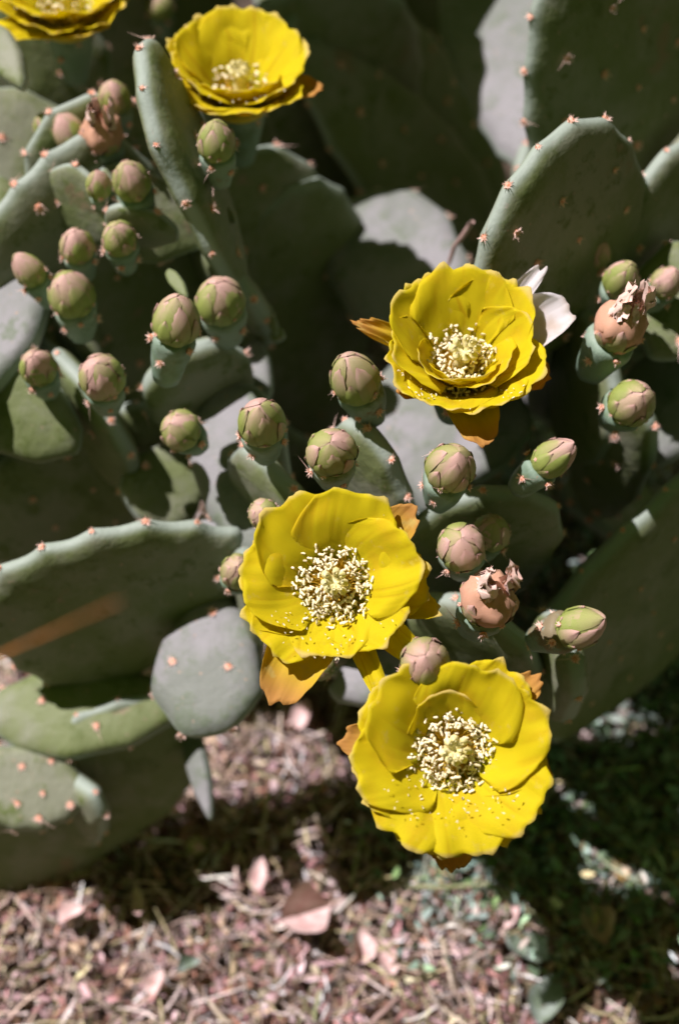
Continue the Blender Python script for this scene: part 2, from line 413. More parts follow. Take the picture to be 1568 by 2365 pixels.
# ------------------------------------------------------------------ flowers
def petal_mesh(L, Wd, e0, e1, seed, m='petal', curl=.0, notch=.15, mucro=.0, rag=1., roll=0., cup=.9, wrap=None):
    """base at origin, growing outwards along +x, up = +z"""
    g = random.Random(seed); nu, nv = 31, 20; B = Buf(); mid = []; x = z = 0.
    if wrap is None: wrap = m == 'petal' and Wd > .03
    im = g.uniform(-.0012, .0012); fold = g.uniform(-.9, .9); ed = g.uniform(-.003, .0008)
    for j in range(nv):
        v = j/(nv-1); e = e0+(e1-e0)*v**.8-curl*max(0, v-.75)*4
        mid.append((x, z, e)); x += math.cos(e)*L/(nv-1); z += math.sin(e)*L/(nv-1)
    sh = [0]*nv
    for lay in (1, -1):
        pts = []; tp = []; vn = []
        for i in range(nu):
            u = -1+2*i/(nu-1)
            edge = 1+rag*(.09*noise.noise(Vector((u*4.5, seed*1.3, 0)))+.022*noise.noise(Vector((u*13, seed*2.1, 4))))-notch*math.exp(-(u*5)**2)*.3
            tipk = (1-abs(u)**2.8*.36)*edge + mucro*math.exp(-(u*7)**2)
            for j in range(nv):
                v0 = j/(nv-1); v = v0*tipk
                jj = min(nv-1.001, max(0, v*(nv-1))); j0 = int(jj); f = jj-j0
                mx = mid[j0][0]*(1-f)+mid[min(nv-1, j0+1)][0]*f; mz = mid[j0][1]*(1-f)+mid[min(nv-1, j0+1)][1]*f; e = mid[j0][2]
                if v > 1: mx += (v-1)*L*math.cos(e); mz += (v-1)*L*math.sin(e)
                hw = Wd/2*(.26+.74*math.sin(min(1, v0*1.15+.03)*math.pi/2))*(1-.10*max(0, v0-.8)*5*abs(u))
                wav = (noise.noise(Vector((u*1.7+seed*3, v0*2.2, 1)))*.07+noise.noise(Vector((u*4+seed, v0*5, 7)))*.018*(v0))*L*min(1, v0*1.5)
                yy = u*hw; lift = cup*hw*.42*u*u + roll*hw*max(0, u)**2*1.2*v0 + wav*rag
                nx, nz = -math.sin(e), math.cos(e)
                if wrap:
                    rr = mx+.0085; ph = max(-1.05, min(1.05, yy/max(rr, .007))); l2 = wav*rag*1.0+ed*abs(u)**3*v0+im*u*v0+noise.noise(Vector((u*6, v0*3, seed+.5)))*.0014*v0**3
                    rr2 = rr+nx*l2+fold*.0012*math.cos(u*4)*v0; p = Vector((rr2*math.cos(ph)-.0085, rr2*math.sin(ph), mz+nz*l2+.0012*u*v0))
                else: p = Vector((mx+nx*lift, yy*(1-.14*u*u*cup), mz+nz*lift))
                if lay < 0: p -= Vector((nx, 0, nz))*.00035; p = Vector((p.x, p.y, p.z))
                pts.append(p); tp.append(min(1, v)); vn.append(.5+.4*noise.noise(Vector((u*16, v0*1.3, seed)))+.3*noise.noise(Vector((u*5, v0*2, seed+9))))
        if lay < 0:
            pts = [pts[(nu-1-i)*nv+j] for i in range(nu) for j in range(nv)]
        B.grid(pts, nu, nv, False, 0, tip=tp, vein=vn)
    # close the rim
    n1 = nu*nv
    def id2(i, j): return n1+(nu-1-i)*nv+j
    for j in range(nv-1):
        B.F += [(j, j+1, id2(0, j+1), id2(0, j)), ((nu-1)*nv+j+1, (nu-1)*nv+j, id2(nu-1, j), id2(nu-1, j+1))]; B.mi += [0, 0]
    for i in range(nu-1):
        B.F.append((i*nv+nv-1, (i+1)*nv+nv-1, id2(i+1, nv-1), id2(i, nv-1))); B.mi.append(0)
    return B.done('petal', M[m])
def stamen_mesh(seed, h):
    g = random.Random(seed); B = Buf(); bx, by = g.uniform(-.12, .12), g.uniform(-.12, .12)
    B.tube([(0, 0, 0), (bx*h*.5, by*h*.5, h*.55), (bx*h*1.4, by*h*1.4, h)], [.00028, .00022, .00018], 4, 0)
    t = Vector((bx*h*1.4, by*h*1.4, h)); a = g.uniform(0, 6.28); tl = g.uniform(-.1, .9)
    d = Vector((math.cos(a)*math.cos(tl), math.sin(a)*math.cos(tl), math.sin(tl))); l = g.uniform(.0011, .0017); r = g.uniform(.00058, .0008)
    B.tube([t-d*l, t-d*l*.6, t, t+d*l*.6, t+d*l], [r*.4, r, r*.75, r, r*.4], 6, 1)
    return B.done('stamen', [M['filament'], M['anther']])
STAM = [stamen_mesh(i, h) for i, h in enumerate((.014, .0155, .016, .0175, .015, .0135, .0165, .0145))]
def stigma_mesh(seed):
    B = Buf(); g = random.Random(seed)
    B.tube([(0, 0, 0), (0, 0, .004), (.0004, 0, .010), (.0006, 0, .0145)], [.0018, .0026, .0022, .0024], 10)
    for k in range(8):
        a = 2*math.pi*k/8+g.uniform(-.15, .15); c = Vector((.0006, 0, .0145)); d = Vector((math.cos(a), math.sin(a), 0)); s_ = g.uniform(.85, 1.15)
        B.tube([c+d*.0006, c+d*.0022*s_+Vector((0, 0, .0010)), c+d*.0034*s_+Vector((0, 0, .0026)), c+d*.0036*s_+Vector((0, 0, .0044)), c+d*.0028*s_+Vector((0, 0, .0054))],
               [.0011, .00125, .0014, .0012, .0005], 7)
    return B.done('stigma', M['stigma'])
def flower(pl, px, py, d, ax, petals, nst, rs=.0185, label=None, seed=1, ovl=.042, pr=None, scale=1.):
    g = random.Random(seed); A = cw((ax[0], ax[1], math.sqrt(1-ax[0]**2-ax[1]**2)))
    c = P(px, py, d)-A*.014*scale; m4 = frame(c, A, cw((1, 0, 0))) @ Matrix.Scale(scale, 4)
    B = Buf(); pts = []; nu = 22; prof = [(.0075, -ovl), (.0105, -ovl*.7), (.0135, -ovl*.35), (.0150, -.006), (.0135, -.002), (.006, -.0035), (.0, -.0035)]
    for i in range(nu):
        a = 2*math.pi*i/nu
        for r_, z in prof: pts.append(Vector((r_*math.cos(a), r_*math.sin(a), z)))
    B.grid(pts, nu, len(prof), True); B.mi = [1 if q % (len(prof)-1) >= 3 else 0 for q in range(len(B.F))]; me = B.done('flower', [M['ovary'], M['filament']])
    o = link('flower', me, pl.o, pl.loc(m4))
    if label: o['label'] = label
    for k, p in enumerate(petals):
        az, L, Wd, e0, e1 = p[:5]; kw = dict(p[5]) if len(p) > 5 else {}
        off = kw.pop('off', 0); rt = kw.pop('twist', 0); lab = kw.pop('label', None)
        kk = 1 if (kw.get('m') or Wd < .025) else 1.62
        if kw.get('m') == 'outer' and not lab: L *= .9
        me = petal_mesh(L*.965, Wd*kk, R(e0), R(e1), seed*31+k, **kw)
        b = Matrix.Rotation(R(az), 4, 'Z') @ Matrix.Translation((.0085, 0, -.003-off)) @ Matrix.Rotation(R(rt), 4, 'X')
        q = link('petal', me, o, b)
        if lab: q['label'] = lab
    link('stigma', stigma_mesh(seed), o, Matrix.Translation((0, 0, -.003)) @ Matrix.Diagonal((1.45, 1.45, 1.15, 1)))
    for k in range(nst):
        a = k*2.39996+g.uniform(-.2, .2); f = math.sqrt((k+.5)/nst); r_ = .0022+.0068*f; tilt = (.16+.80*f)*(rs/.0185)+g.uniform(-.14, .14)
        b = Matrix.Rotation(a, 4, 'Z') @ Matrix.Translation((r_, 0, -.003)) @ Matrix.Rotation(tilt, 4, 'Y') @ Matrix.Rotation(g.uniform(0, 6.28), 4, 'Z') @ Matrix.Diagonal((1, 1, g.uniform(.85, 1.2), 1))
        link('stamen', STAM[g.randrange(len(STAM))], o, b)
    VV = []; FF = []; MI = []                    # the fine stamens between, too small to pick apart
    for k in range(int(nst*.8)):
        a = k*2.39996+1.1; f = math.sqrt((k+.5)/(nst*.8)); r_ = .002+.0070*f; tilt = (.12+.72*f)*(rs/.0185)+g.uniform(-.16, .16)
        b = Matrix.Rotation(a, 4, 'Z') @ Matrix.Translation((r_, 0, -.003)) @ Matrix.Rotation(tilt, 4, 'Y') @ Matrix.Rotation(g.uniform(0, 6.28), 4, 'Z') @ Matrix.Diagonal((1, 1, g.uniform(.6, 1.0), 1))
        sm = STAM[g.randrange(len(STAM))]; n0 = len(VV); VV += [b @ v.co for v in sm.vertices]
        for p in sm.polygons: FF.append(tuple(n0+i for i in p.vertices)); MI.append(p.material_index)
    sf = link('stamens', mesh('stamens', VV, FF, [M['filament'], M['anther']], None, MI), o); sf['kind'] = 'stuff'
    B = Buf()                                    # pollen crumbs spilt over the lower petals
    for q in range(60):
        a = R(rnd.uniform(200, 330)); rr = rnd.uniform(.016, .036); l = rnd.uniform(.0003, .0008); c_ = Vector((math.cos(a)*rr, math.sin(a)*rr, -.003+(rr-.0085)*.95+rnd.uniform(.001, .003)))
        t_ = Vector((rnd.uniform(-1, 1), rnd.uniform(-1, 1), rnd.uniform(-.3, .3))).normalized(); B.tube([c_-t_*l, c_, c_+t_*l], [l*.3, l*.45, l*.3], 5)
    pf = link('pollen', B.done('pollen', M['anther']), o); pf['kind'] = 'stuff'
    for q in range(7):
        a = 2*math.pi*q/7+g.uniform(-.2, .2); add_areole(o, Vector((.0135*math.cos(a), .0135*math.sin(a), -.008-.012*(q % 2))), Vector((math.cos(a), math.sin(a), .1)), 1)
    return o
# ------------------------------------------------------------------ ground
def gh(x, y): return .012*noise.noise(Vector((x*5, y*5, 3)))+.006*noise.noise(Vector((x*17, y*17, 9)))
def axis_(a, b, n, far):
    v = list(np.linspace(a, b, n)); return [a-far, a-far*.3, a-far*.1, a-1]+v+[b+1, b+far*.1, b+far*.3, b+far]
xs = axis_(-1, 1, 90, 40); ys = axis_(-.6, 2.2, 110, 40)
B = Buf(); B.grid([Vector((x, y, gh(x, y))) for x in xs for y in ys], len(xs), len(ys))
g_ = link('ground', B.done('ground', M['soil'])); tag(g_, 'dark soil ground beneath the cacti and the litter', None, None, 'structure')
# ------------------------------------------------------------------ litter
def litter(name, n, area, cols, seed, hmax=.02, mode='chip', smin=.003, smax=.011, keep=None):
    r = np.random.RandomState(seed); x = r.uniform(area[0], area[1], n); y = r.uniform(area[2], area[3], n)
    if keep is not None:
        k = keep(x, y, r); x, y = x[k], y[k]; n = len(x)
    z = np.array([gh(a, b) for a, b in zip(x, y)])+r.power(1.6, n)*hmax
    yaw = r.uniform(0, 2*np.pi, n); t1 = r.normal(0, .55, n); t2 = r.normal(0, .5, n)
    if mode == 'chip': L = r.uniform(smin, smax, n); w = np.minimum(L*r.uniform(.12, .6, n), r.uniform(.0015, .006, n))
    else: L = r.uniform(smin, smax, n); w = r.uniform(.0006, .0018, n)
    u = np.array([-1, -.4, .4, 1.]); wid = np.array([.15, 1, .85, .1]) if mode == 'chip' else np.array([.7, 1, 1, .5])
    curl = r.normal(0, .35, n) if mode == 'chip' else r.normal(0, .12, n)
    V = np.zeros((n, 8, 3))
    for i in range(4):
        for j, sgn in enumerate((-1, 1)):
            V[:, i*2+j, 0] = u[i]*L/2
            V[:, i*2+j, 1] = sgn*wid[i]*w/2+(r.normal(0, .12, n)*w if mode == 'chip' else curl*L*(u[i]**2)*.5)
            V[:, i*2+j, 2] = curl*L*(u[i]**2)*.6+np.abs(sgn)*0+(r.normal(0, .10, n)*w if mode == 'chip' else 0)
    cz, sz, cx, sx, cy, sy = np.cos(yaw), np.sin(yaw), np.cos(t1), np.sin(t1), np.cos(t2), np.sin(t2)
    X, Y, Z = V[..., 0].copy(), V[..., 1].copy(), V[..., 2].copy()
    Y, Z = Y*cx[:, None]-Z*sx[:, None], Y*sx[:, None]+Z*cx[:, None]
    X, Z = X*cy[:, None]+Z*sy[:, None], -X*sy[:, None]+Z*cy[:, None]
    X, Y = X*cz[:, None]-Y*sz[:, None], X*sz[:, None]+Y*cz[:, None]
    V = np.stack([X+x[:, None], Y+y[:, None], Z+z[:, None]], -1).reshape(-1, 3)
    base = np.arange(n)[:, None, None]*8; q = np.array([[0, 1, 3, 2], [2, 3, 5, 4], [4, 5, 7, 6]])[None]
    F = (base+q).reshape(-1, 4)
    me = bpy.data.meshes.new(name); me.vertices.add(len(V)); me.vertices.foreach_set('co', V.ravel())
    me.loops.add(len(F)*4); me.polygons.add(len(F)); me.loops.foreach_set('vertex_index', F.ravel())
    me.polygons.foreach_set('loop_start', np.arange(0, len(F)*4, 4)); me.polygons.foreach_set('loop_total', np.full(len(F), 4)); me.update()
    cols = np.array(cols); ci = r.randint(0, len(cols), n); cc = np.clip(cols[ci]*r.lognormal(-.05, .42, (n, 1)), 0, .8)
    ca = me.attributes.new('col', 'FLOAT_COLOR', 'POINT'); full = np.ones((n*8, 4)); full[:, :3] = np.repeat(cc, 8, 0); ca.data.foreach_set('color', full.ravel())
    me.materials.append(M['litter']); return link(name, me)
PINK = [(.46, .25, .25), (.36, .19, .17), (.50, .33, .34), (.34, .18, .13), (.50, .34, .34), (.22, .13, .09), (.13, .08, .05), (.44, .33, .22), (.62, .47, .47), (.30, .26, .18), (.18, .12, .08)]
GREEN = [(.18, .27, .16), (.22, .32, .24), (.28, .36, .32), (.30, .26, .14), (.40, .34, .30), (.13, .21, .08), (.20, .30, .26)]
tag(litter('leaf_litter', 70000, (-.55, .55, .02, .78), PINK, 3, .024, smin=.003, smax=.016), 'thick bed of pinkish brown crumbled dry leaves and bark', None, None, 'stuff')
tag(litter('leaf_litter', 9000, (-.9, .9, -.4, 1.9), PINK, 4, .012, smin=.006, smax=.016), 'thinner dry litter spread farther out under the cacti', None, None, 'stuff')
tag(litter('straw_litter', 20000, (-.5, .5, .02, .78), [(.55, .42, .36), (.48, .36, .28), (.62, .52, .48), (.40, .36, .20)], 5, .030, 'straw', .010, .038), 'fine dry straws scattered over the pink litter', None, None, 'stuff')
def kg(x, y, r): return r.uniform(0, 1, len(x)) < np.clip((x-.0)*9, 0, 1)*np.clip((y-.14)*9, 0, 1)
tag(litter('low_weeds', 30000, (0, .5, .15, .75), GREEN, 6, .045, smin=.005, smax=.012, keep=kg), 'grey green low weeds growing through litter at lower right', None, None, 'stuff')
tag(litter('grass', 1800, (.02, .5, .2, .8), [(.22, .28, .14), (.34, .38, .26), (.26, .30, .24)], 8, .05, 'straw', .02, .05), 'fine grass blades among the weeds at lower right', None, None, 'stuff')
# ------------------------------------------------------------------ single litter pieces
def G(px, py, h=.02):
    v = cw(((px-784)/FPX, -(py-1182.5)/FPX, -1)); t = (HC-h)/-v.z; return Vector((0, 0, HC))+v*t
def stick(name, p0, p1, r, m, label, cat, h0=.03, h1=.03, bendv=.03, group=None, k=6):
    a, b = (p0 if isinstance(p0, Vector) else G(*p0, h0)), (p1 if isinstance(p1, Vector) else G(*p1, h1))
    n = 8; B = Buf(); pth = []
    sd = rnd.uniform(0, 50); side = (b-a).cross(Vector((0, 0, 1))).normalized()
    for i in range(n):
        t = i/(n-1); pth.append(a.lerp(b, t)-a+side*math.sin(t*math.pi)*bendv*(b-a).length+Vector((noise.noise(Vector((sd, t*3, 0))), noise.noise(Vector((sd, t*3, 5))), 0))*.0015)
    B.tube(pth, [r*(1-.35*i/(n-1))*(1.15 if i in (2, 5) else 1) for i in range(n)], k)
    o = link(name, B.done(name, M[m])); o.location = a; return tag(o, label, cat, group)
def leaf(px, py, size, m, label, rot, h=.03, asp=.5, tilt=.4, curl=.5, group='larger dry leaves on the litter', name='dry_leaf'):
    B = Buf(); nu, nv = 7, 10; sd = rnd.uniform(0, 99)
    for lay, o_ in ((1, 0), (-1, -.0004)):
        pts = []
        for i in range(nu):
            u = (-1+2*i/(nu-1))*lay
            for j in range(nv):
                v = j/(nv-1); w = asp*size/2*math.sin(math.pi*min(1, v**.8*1.0+.02))**.8*(1+.12*noise.noise(Vector((v*5, sd, lay*0))))
                z = curl*(w*u)**2/size*6+curl*size*.35*(v-.5)**2*2+noise.noise(Vector((u*2, v*3, sd)))*.06*size+o_
                pts.append(Vector((w*u, (v-.5)*size, z)))
        B.grid(pts, nu, nv)
    o = link(name, B.done(name, M[m])); o.location = G(px, py, h)
    o.rotation_euler = (rnd.uniform(-tilt, tilt), rnd.uniform(-tilt, tilt), R(rot-90)); return tag(o, label, 'leaf', group)
leaf(705, 2110, .036, 'leafdry', 'large pale pink curled dry leaf, biggest on the litter at bottom centre', 20, asp=.9, curl=.6)
leaf(600, 2020, .022, 'leafdry', 'pale pink crooked dry leaf above and left of the biggest pale leaf', 80)
leaf(168, 2115, .018, 'leafdry', 'small pale dry leaf at the left edge of the litter below the shaded pad', 30, asp=.8)
leaf(320, 2080, .024, 'leafdry', 'narrow pale dry leaf standing on the litter left of centre', 110, asp=.4)
leaf(365, 2270, .018, 'leafdry', 'small pale pink leaf chip low on the left litter', 60, asp=.7)
leaf(835, 2185, .022, 'leafdry', 'pale folded dry leaf, left one of the pair below bottom centre', 95, asp=.7)
leaf(885, 2210, .028, 'leafdry', 'longer pale dry leaf, right one of the pair below bottom centre', 110, asp=.5)
leaf(1178, 2090, .032, 'leafdry', 'pink white crooked dry leaf under the fork of the pale stalk', 70, asp=.45)
leaf(1382, 2140, .030, 'leafdry', 'pinkish triangular dry leaf on the weeds at lower right', 100, asp=.7, curl=.9)
leaf(1430, 2010, .020, 'leafgold', 'golden yellow dry leaf tip standing among the weeds at right', 100, asp=.5)
leaf(1215, 2200, .030, 'leafgrey', 'blue grey flat leaf lying at lower right of the litter', 150, asp=.6, curl=1.1, tilt=.7, name='fallen_leaf')
leaf(1265, 2310, .040, 'leafgrey', 'larger blue grey pointed leaf near the bottom edge, right of centre', 70, asp=.55, name='fallen_leaf')
leaf(1480, 2100, .022, 'leafgrey', 'pale grey rounded leaf among weeds near the right edge', 30, asp=.9, name='fallen_leaf')
leaf(440, 2235, .016, 'leafgrey', 'small grey green leaf scrap on the left litter', 30, asp=.6, curl=1.1, tilt=.7, name='fallen_leaf')
leaf(700, 1650, .022, 'leafdry', 'pale pink dry leaf in the shade between the two lowest flowers and the litter', 70, asp=.6)
stick('plant_stalk', (940, 2052), (1130, 2040), .0016, 'stalk', 'pale green straight stalk lying across the dark gap below the lowest flower', 'stalk', .05, .04)
stick('plant_stalk', (1130, 2040), (1260, 2120), .0013, 'stalk', 'thin pale stalk running down right from the end of the straight stalk', 'stalk', .04, .03)
stick('dry_straw', (1022, 2165), (1050, 2295), .0016, 'straw', 'bright pale straw lying upright in the picture below the straight stalk', 'straw')
stick('dry_straw', (625, 1830), (600, 1960), .0015, 'straw', 'pale straw standing at the upper edge of the litter', 'straw')
stick('dry_straw', (715, 1855), (770, 1960), .0013, 'straw', 'pale straw leaning right at the top of the litter near the shade', 'straw')
stick('grass_blade', (838, 1940), (812, 2050), .0014, 'stalk', 'yellow green grass blade on the litter left of the dark gap', 'grass')
stick('grass_blade', (905, 2110), (880, 2170), .0013, 'stalk', 'short yellow green blade right of the biggest pale leaf', 'grass')
stick('grass_blade', (740, 2290), (725, 2360), .0013, 'stalk', 'yellow green blade at the bottom edge left of centre', 'grass')
stick('dry_straw', (480, 2310), (530, 2365), .0015, 'straw', 'pale straw at the bottom edge left of centre', 'straw')
stick('dry_straw', (1300, 2010), (1390, 2080), .0011, 'straw', 'thin straw among the weeds left of the golden leaf tip', 'straw')
stick('dry_straw', (855, 2365), (920, 2300), .0018, 'twig', 'brownish straw running to the bottom edge at centre', 'straw')
stick('dry_straw', (1500, 2190), (1568, 2200), .0012, 'straw', 'thin straw reaching the right edge low in the picture', 'straw')
# small dark shaded weeds at right
def weed(px, py, label, n=9, h=.05, s=.018, m='leafgrey'):
    o = bpy.data.objects.new('weed', None); C.objects.link(o); p = G(px, py, 0); p.z = gh(p.x, p.y); o.location = p; tag(o, label, 'weed', 'small weeds on the ground')
    B = Buf(); tops = []
    for i in range(n//2+1):
        a = rnd.uniform(0, 6.28); l = h*rnd.uniform(.6, 1); t = Vector((math.cos(a)*l*.5, math.sin(a)*l*.5, l)); B.tube([(0, 0, 0), t*.5+Vector((0, 0, .004)), t], .0008, 5); tops.append(t)
    link('stem', B.done('stem', M['stalk']), o)
    for i in range(n):
        L = s*rnd.uniform(.6, 1.1); w = L*.35; t = tops[i % len(tops)]*rnd.uniform(.6, 1); B = Buf(); pts = []
        for a in range(5):
            for b in range(6):
                v = b/5; u = -1+a/2; pts.append(Vector((u*w/2*math.sin(math.pi*min(1, v*.95+.03)), v*L, abs(u)*w*.2-L*.3*v*v)))
        B.grid(pts, 5, 6); link('leaf', B.done('leaf', M[m]), o, Matrix.Translation(t) @ Matrix.Rotation(rnd.uniform(0, 6.28), 4, 'Z') @ Matrix.Rotation(rnd.uniform(-.4, .7), 4, 'X'))
weed(1420, 1700, 'pale leaved weed in the shade right of the lowest flower', 16, .055, .016)
weed(1440, 1790, 'low grey leaved weed just below the upper weed on the right', 16, .055, .016)
weed(1500, 1600, 'small weed at the right edge level with the top of the lowest flower', 16, .055, .016)
weed(1090, 1960, 'bluish weed at the foot of the lowest flower', 16, .055, .016)
weed(1250, 2060, 'pale grey green weed between the golden leaf tip and the pink white crooked leaf', 18, .05, .014)
weed(1500, 2060, 'grey green weed at the right edge below the golden leaf tip', 18, .05, .014)
weed(1330, 2230, 'grey green weed low in the right corner area beside the grey pointed leaf', 16, .045, .014)
weed(1180, 1930, 'bluish weed with upright stalk below right of the lowest flower', 16, .055, .016)
weed(1360, 1960, 'pale weed at the lit edge of the shade on the lower right', 16, .055, .016)
weed(1490, 1960, 'grey weed near the right edge above the golden leaf tip', 16, .055, .016)
weed(1005, 2005, 'small blue grey weed in the dark gap left of the stalk', 16, .055, .016)
weed(940, 1900, 'dim bluish weed in the shade just left of the lowest flower tip', 16, .055, .016)
# ------------------------------------------------------------------ cacti
D = (0, -.45, -.89)
def rimpad(pl, x0, y0, x1, y1, d, L=.16, zs=0., lean=(0, -.45, -.89), wf=1.25, **k):
    """pad hanging below a rim that runs from (x0,y0) to (x1,y1); zs: depth slope along the rim"""
    a, b = P(x0, y0, d-zs), P(x1, y1, d+zs); t = (a+b)/2; base = t+cw(lean).normalized()*L
    e = CRI @ (b-a); return pad(pl, base, t, max(.05, (a-b).length*wf), e=tuple(e), **k)
# 1 right-hand tall plant
p4 = Plant(1500, 700, 'tall dark green prickly pear with two big shaded pads at upper right')
A_ = pc(p4, 1555, 110, .86, .0, 70, .27, .26, n=(.62, -.42, .66), th=.016, seed=3); stem(p4, A_)
B_ = pc(p4, 1272, 592, .76, .0, 50, .14, .14, n=(.66, -.50, .54), th=.016, seed=4); stem(p4, B_)
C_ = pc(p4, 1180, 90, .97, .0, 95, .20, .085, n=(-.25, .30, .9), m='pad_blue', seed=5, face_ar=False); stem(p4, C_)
R_ = pc(p4, 1560, 560, .84, .0, 60, .14, .12, n=(.62, -.5, .6), th=.016, seed=6)
# 2 back plant
p9 = Plant(880, 330, 'dim grey green prickly pear in the shadow at upper centre, behind the open flowers')
d1 = pc(p9, 920, 350, 1.02, .1, -38, .19, .085, n=(.62, -.05, .76), seed=8, m='pad'); stem(p9, d1)
d2 = pc(p9, 1010, 250, 1.08, .1, -50, .17, .075, n=(.66, -.1, .74), seed=9); stem(p9, d2)
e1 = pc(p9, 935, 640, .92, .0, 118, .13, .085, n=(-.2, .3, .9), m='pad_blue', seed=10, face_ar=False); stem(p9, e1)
pc(p9, 700, 60, 1.0, .0, 120, .12, .05, n=(.3, .1, .9), seed=11, ar=False)
pc(p9, 830, 120, 1.12, .0, 70, .2, .16, n=(.2, -.75, .6), seed=12, ar=False)  # filler pads from here down, turned off the sun, added to darken the middle
pc(p9, 700, 430, 1.05, .0, 80, .24, .19, n=(.5, -.6, .6), seed=13, ar=False)
pc(p9, 640, 860, .98, .0, 80, .22, .14, n=(.5, -.6, .6), seed=14, ar=False)
# 3 upper left plant with the second flower
p6 = Plant(60, 1150, 'prickly pear at the left edge with grey pads crowded with plump pink green buds')
p5 = Plant(420, 700, 'prickly pear with a narrow upright pad, small buds and one blurred flower, upper left')
J_ = pc(p5, 450, 395, .775, .0, 112, .125, .08, n=(.93, .25, .24), th=.016, seed=15); stem(p5, J_)
K_ = pc(p5, 240, 440, .84, .0, 100, .085, .085, n=(.4, -.6, .66), seed=16, th=.011); stem(p5, K_)
pc(p5, 330, 500, .81, .0, 160, .07, .05, n=(.2, -.3, .9), seed=17, th=.010, m='pad')
for q_, (cx, cy, d_, a_, L_, w_, n_) in enumerate(((200, 480, .79, 140, .055, .045, (-.5, -.6, .6)), (525, 492, .79, 130, .016, .006, (-.3, .3, .9)), (410, 655, .76, 125, .020, .007, (-.3, .3, .9)),
        (625, 735, .82, 110, .022, .006, (-.3, .3, .9)), (640, 775, .82, 60, .009, .009, (-.2, .3, .9)), (330, 520, .78, 165, .040, .03, (-.1, -.8, .5)))):
    pc(p5, cx, cy, d_, 0, a_, L_, w_, n=n_, seed=60+q_, th=.008, ar=q_ in (0, 5), m='pad')
pc(p6, 60, 230, .92, .0, 75, .13, .11, n=(.45, -.3, .8), seed=70); pc(p6, 300, 60, 1.0, .0, 100, .2, .16, n=(.5, -.6, .6), seed=71, ar=False)
pc(p6, 15, 130, .80, .0, 120, .05, .018, n=(-.3, .3, .9), seed=72, ar=False)
pc(p5, 580, 560, .90, .0, 50, .12, .12, n=(.6, -.5, .6), seed=18)
# 4 left plant
pc(p6, 20, 430, .86, .0, 75, .12, .10, n=(.45, .1, .88), seed=19); 
s1 = pc(p6, -10, 770, .80, .0, 80, .075, .055, n=(-.3, .4, .86), m='pad_blue', seed=20); stem(p6, s1)
pc(p6, 110, 640, .84, .0, 118, .13, .03, n=(.5, .1, .8), seed=21)
S_ = pc(p6, 250, 1120, .88, .0, 205, .17, .12, n=(.3, -.65, .7), seed=22, th=.016, ars=.8); stem(p6, S_)
rp1 = rimpad(p6, 60, 720, 250, 960, .79, .12, seed=23)
rp2 = rimpad(p6, 100, 760, 10, 920, .82, .12, seed=24)
pc(p6, 380, 1130, .84, .0, 110, .05, .05, n=(.35, .2, .9), seed=73)
pc(p6, 230, 720, .86, .0, 100, .16, .14, n=(.5, -.5, .6), seed=25)
pc(p6, 60, 960, .80, .0, 150, .07, .05, n=(.0, -.2, .95), seed=26, ar=False)
# 5 middle plant: F3, b15 b17 b18 b19 b20, b11, b12
p2 = Plant(820, 1150, 'middle prickly pear carrying the open flower with bleached white petals')
m1 = rimpad(p2, 545, 985, 725, 1155, .74, .16, zs=-.01, seed=27, m='pad', face_ar=False)
stem(p2, m1)
m2 = rimpad(p2, 780, 930, 940, 1090, .72, .16, zs=-.01, seed=28, face_ar=False); stem(p2, m2)
m3 = rimpad(p2, 980, 1160, 1290, 1120, .73, .15, seed=29, face_ar=False)
m4_ = rimpad(p2, 340, 850, 540, 760, .78, .09, seed=30, face_ar=False); stem(p2, m4_)
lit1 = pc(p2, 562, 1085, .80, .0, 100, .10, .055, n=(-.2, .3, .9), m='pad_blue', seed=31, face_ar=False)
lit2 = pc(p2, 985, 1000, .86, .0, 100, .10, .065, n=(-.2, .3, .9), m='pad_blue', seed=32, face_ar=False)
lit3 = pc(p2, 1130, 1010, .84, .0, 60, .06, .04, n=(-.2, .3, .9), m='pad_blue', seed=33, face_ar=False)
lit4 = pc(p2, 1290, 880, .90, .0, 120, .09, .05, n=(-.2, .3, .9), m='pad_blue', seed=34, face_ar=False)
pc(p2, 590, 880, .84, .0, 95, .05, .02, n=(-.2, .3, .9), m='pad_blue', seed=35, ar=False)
pc(p2, 1080, 960, .92, .0, 95, .11, .10, n=(.4, -.6, .6), seed=36)
# 6 front plant
p1 = Plant(760, 1450, 'front prickly pear carrying the fully open yellow flower at the picture centre')
p1b = Plant(960, 1380, 'front prickly pear carrying the lowest open yellow flower and the pink withered bud')
f1 = rimpad(p1, 690, 1330, 860, 1370, .74, .11, seed=37, face_ar=False); stem(p1, f1)
f2 = rimpad(p1b, 970, 1720, 1100, 1750, .71, .09, seed=38, face_ar=False, lean=(0, -.2, -.97)); stem(p1b, f2)
f3 = rimpad(p1b, 1000, 1340, 1230, 1480, .73, .12, seed=39, face_ar=False); stem(p1b, f3)
f4 = rimpad(p1b, 1290, 1400, 1330, 1540, .73, .10, seed=40, face_ar=False)
f5 = rimpad(p1b, 900, 1560, 1060, 1590, .72, .12, seed=41, face_ar=False)
f6 = rimpad(p1, 560, 1240, 600, 1380, .76, .12, seed=42, face_ar=False)
pc(p1, 860, 1570, .80, .0, 20, .05, .03, n=(-.2, .3, .9), m='pad_blue', seed=43, ar=False)
pc(p1, 530, 1270, .80, .0, 150, .05, .035, n=(-.2, .3, .9), m='pad_blue', seed=44, ar=False)
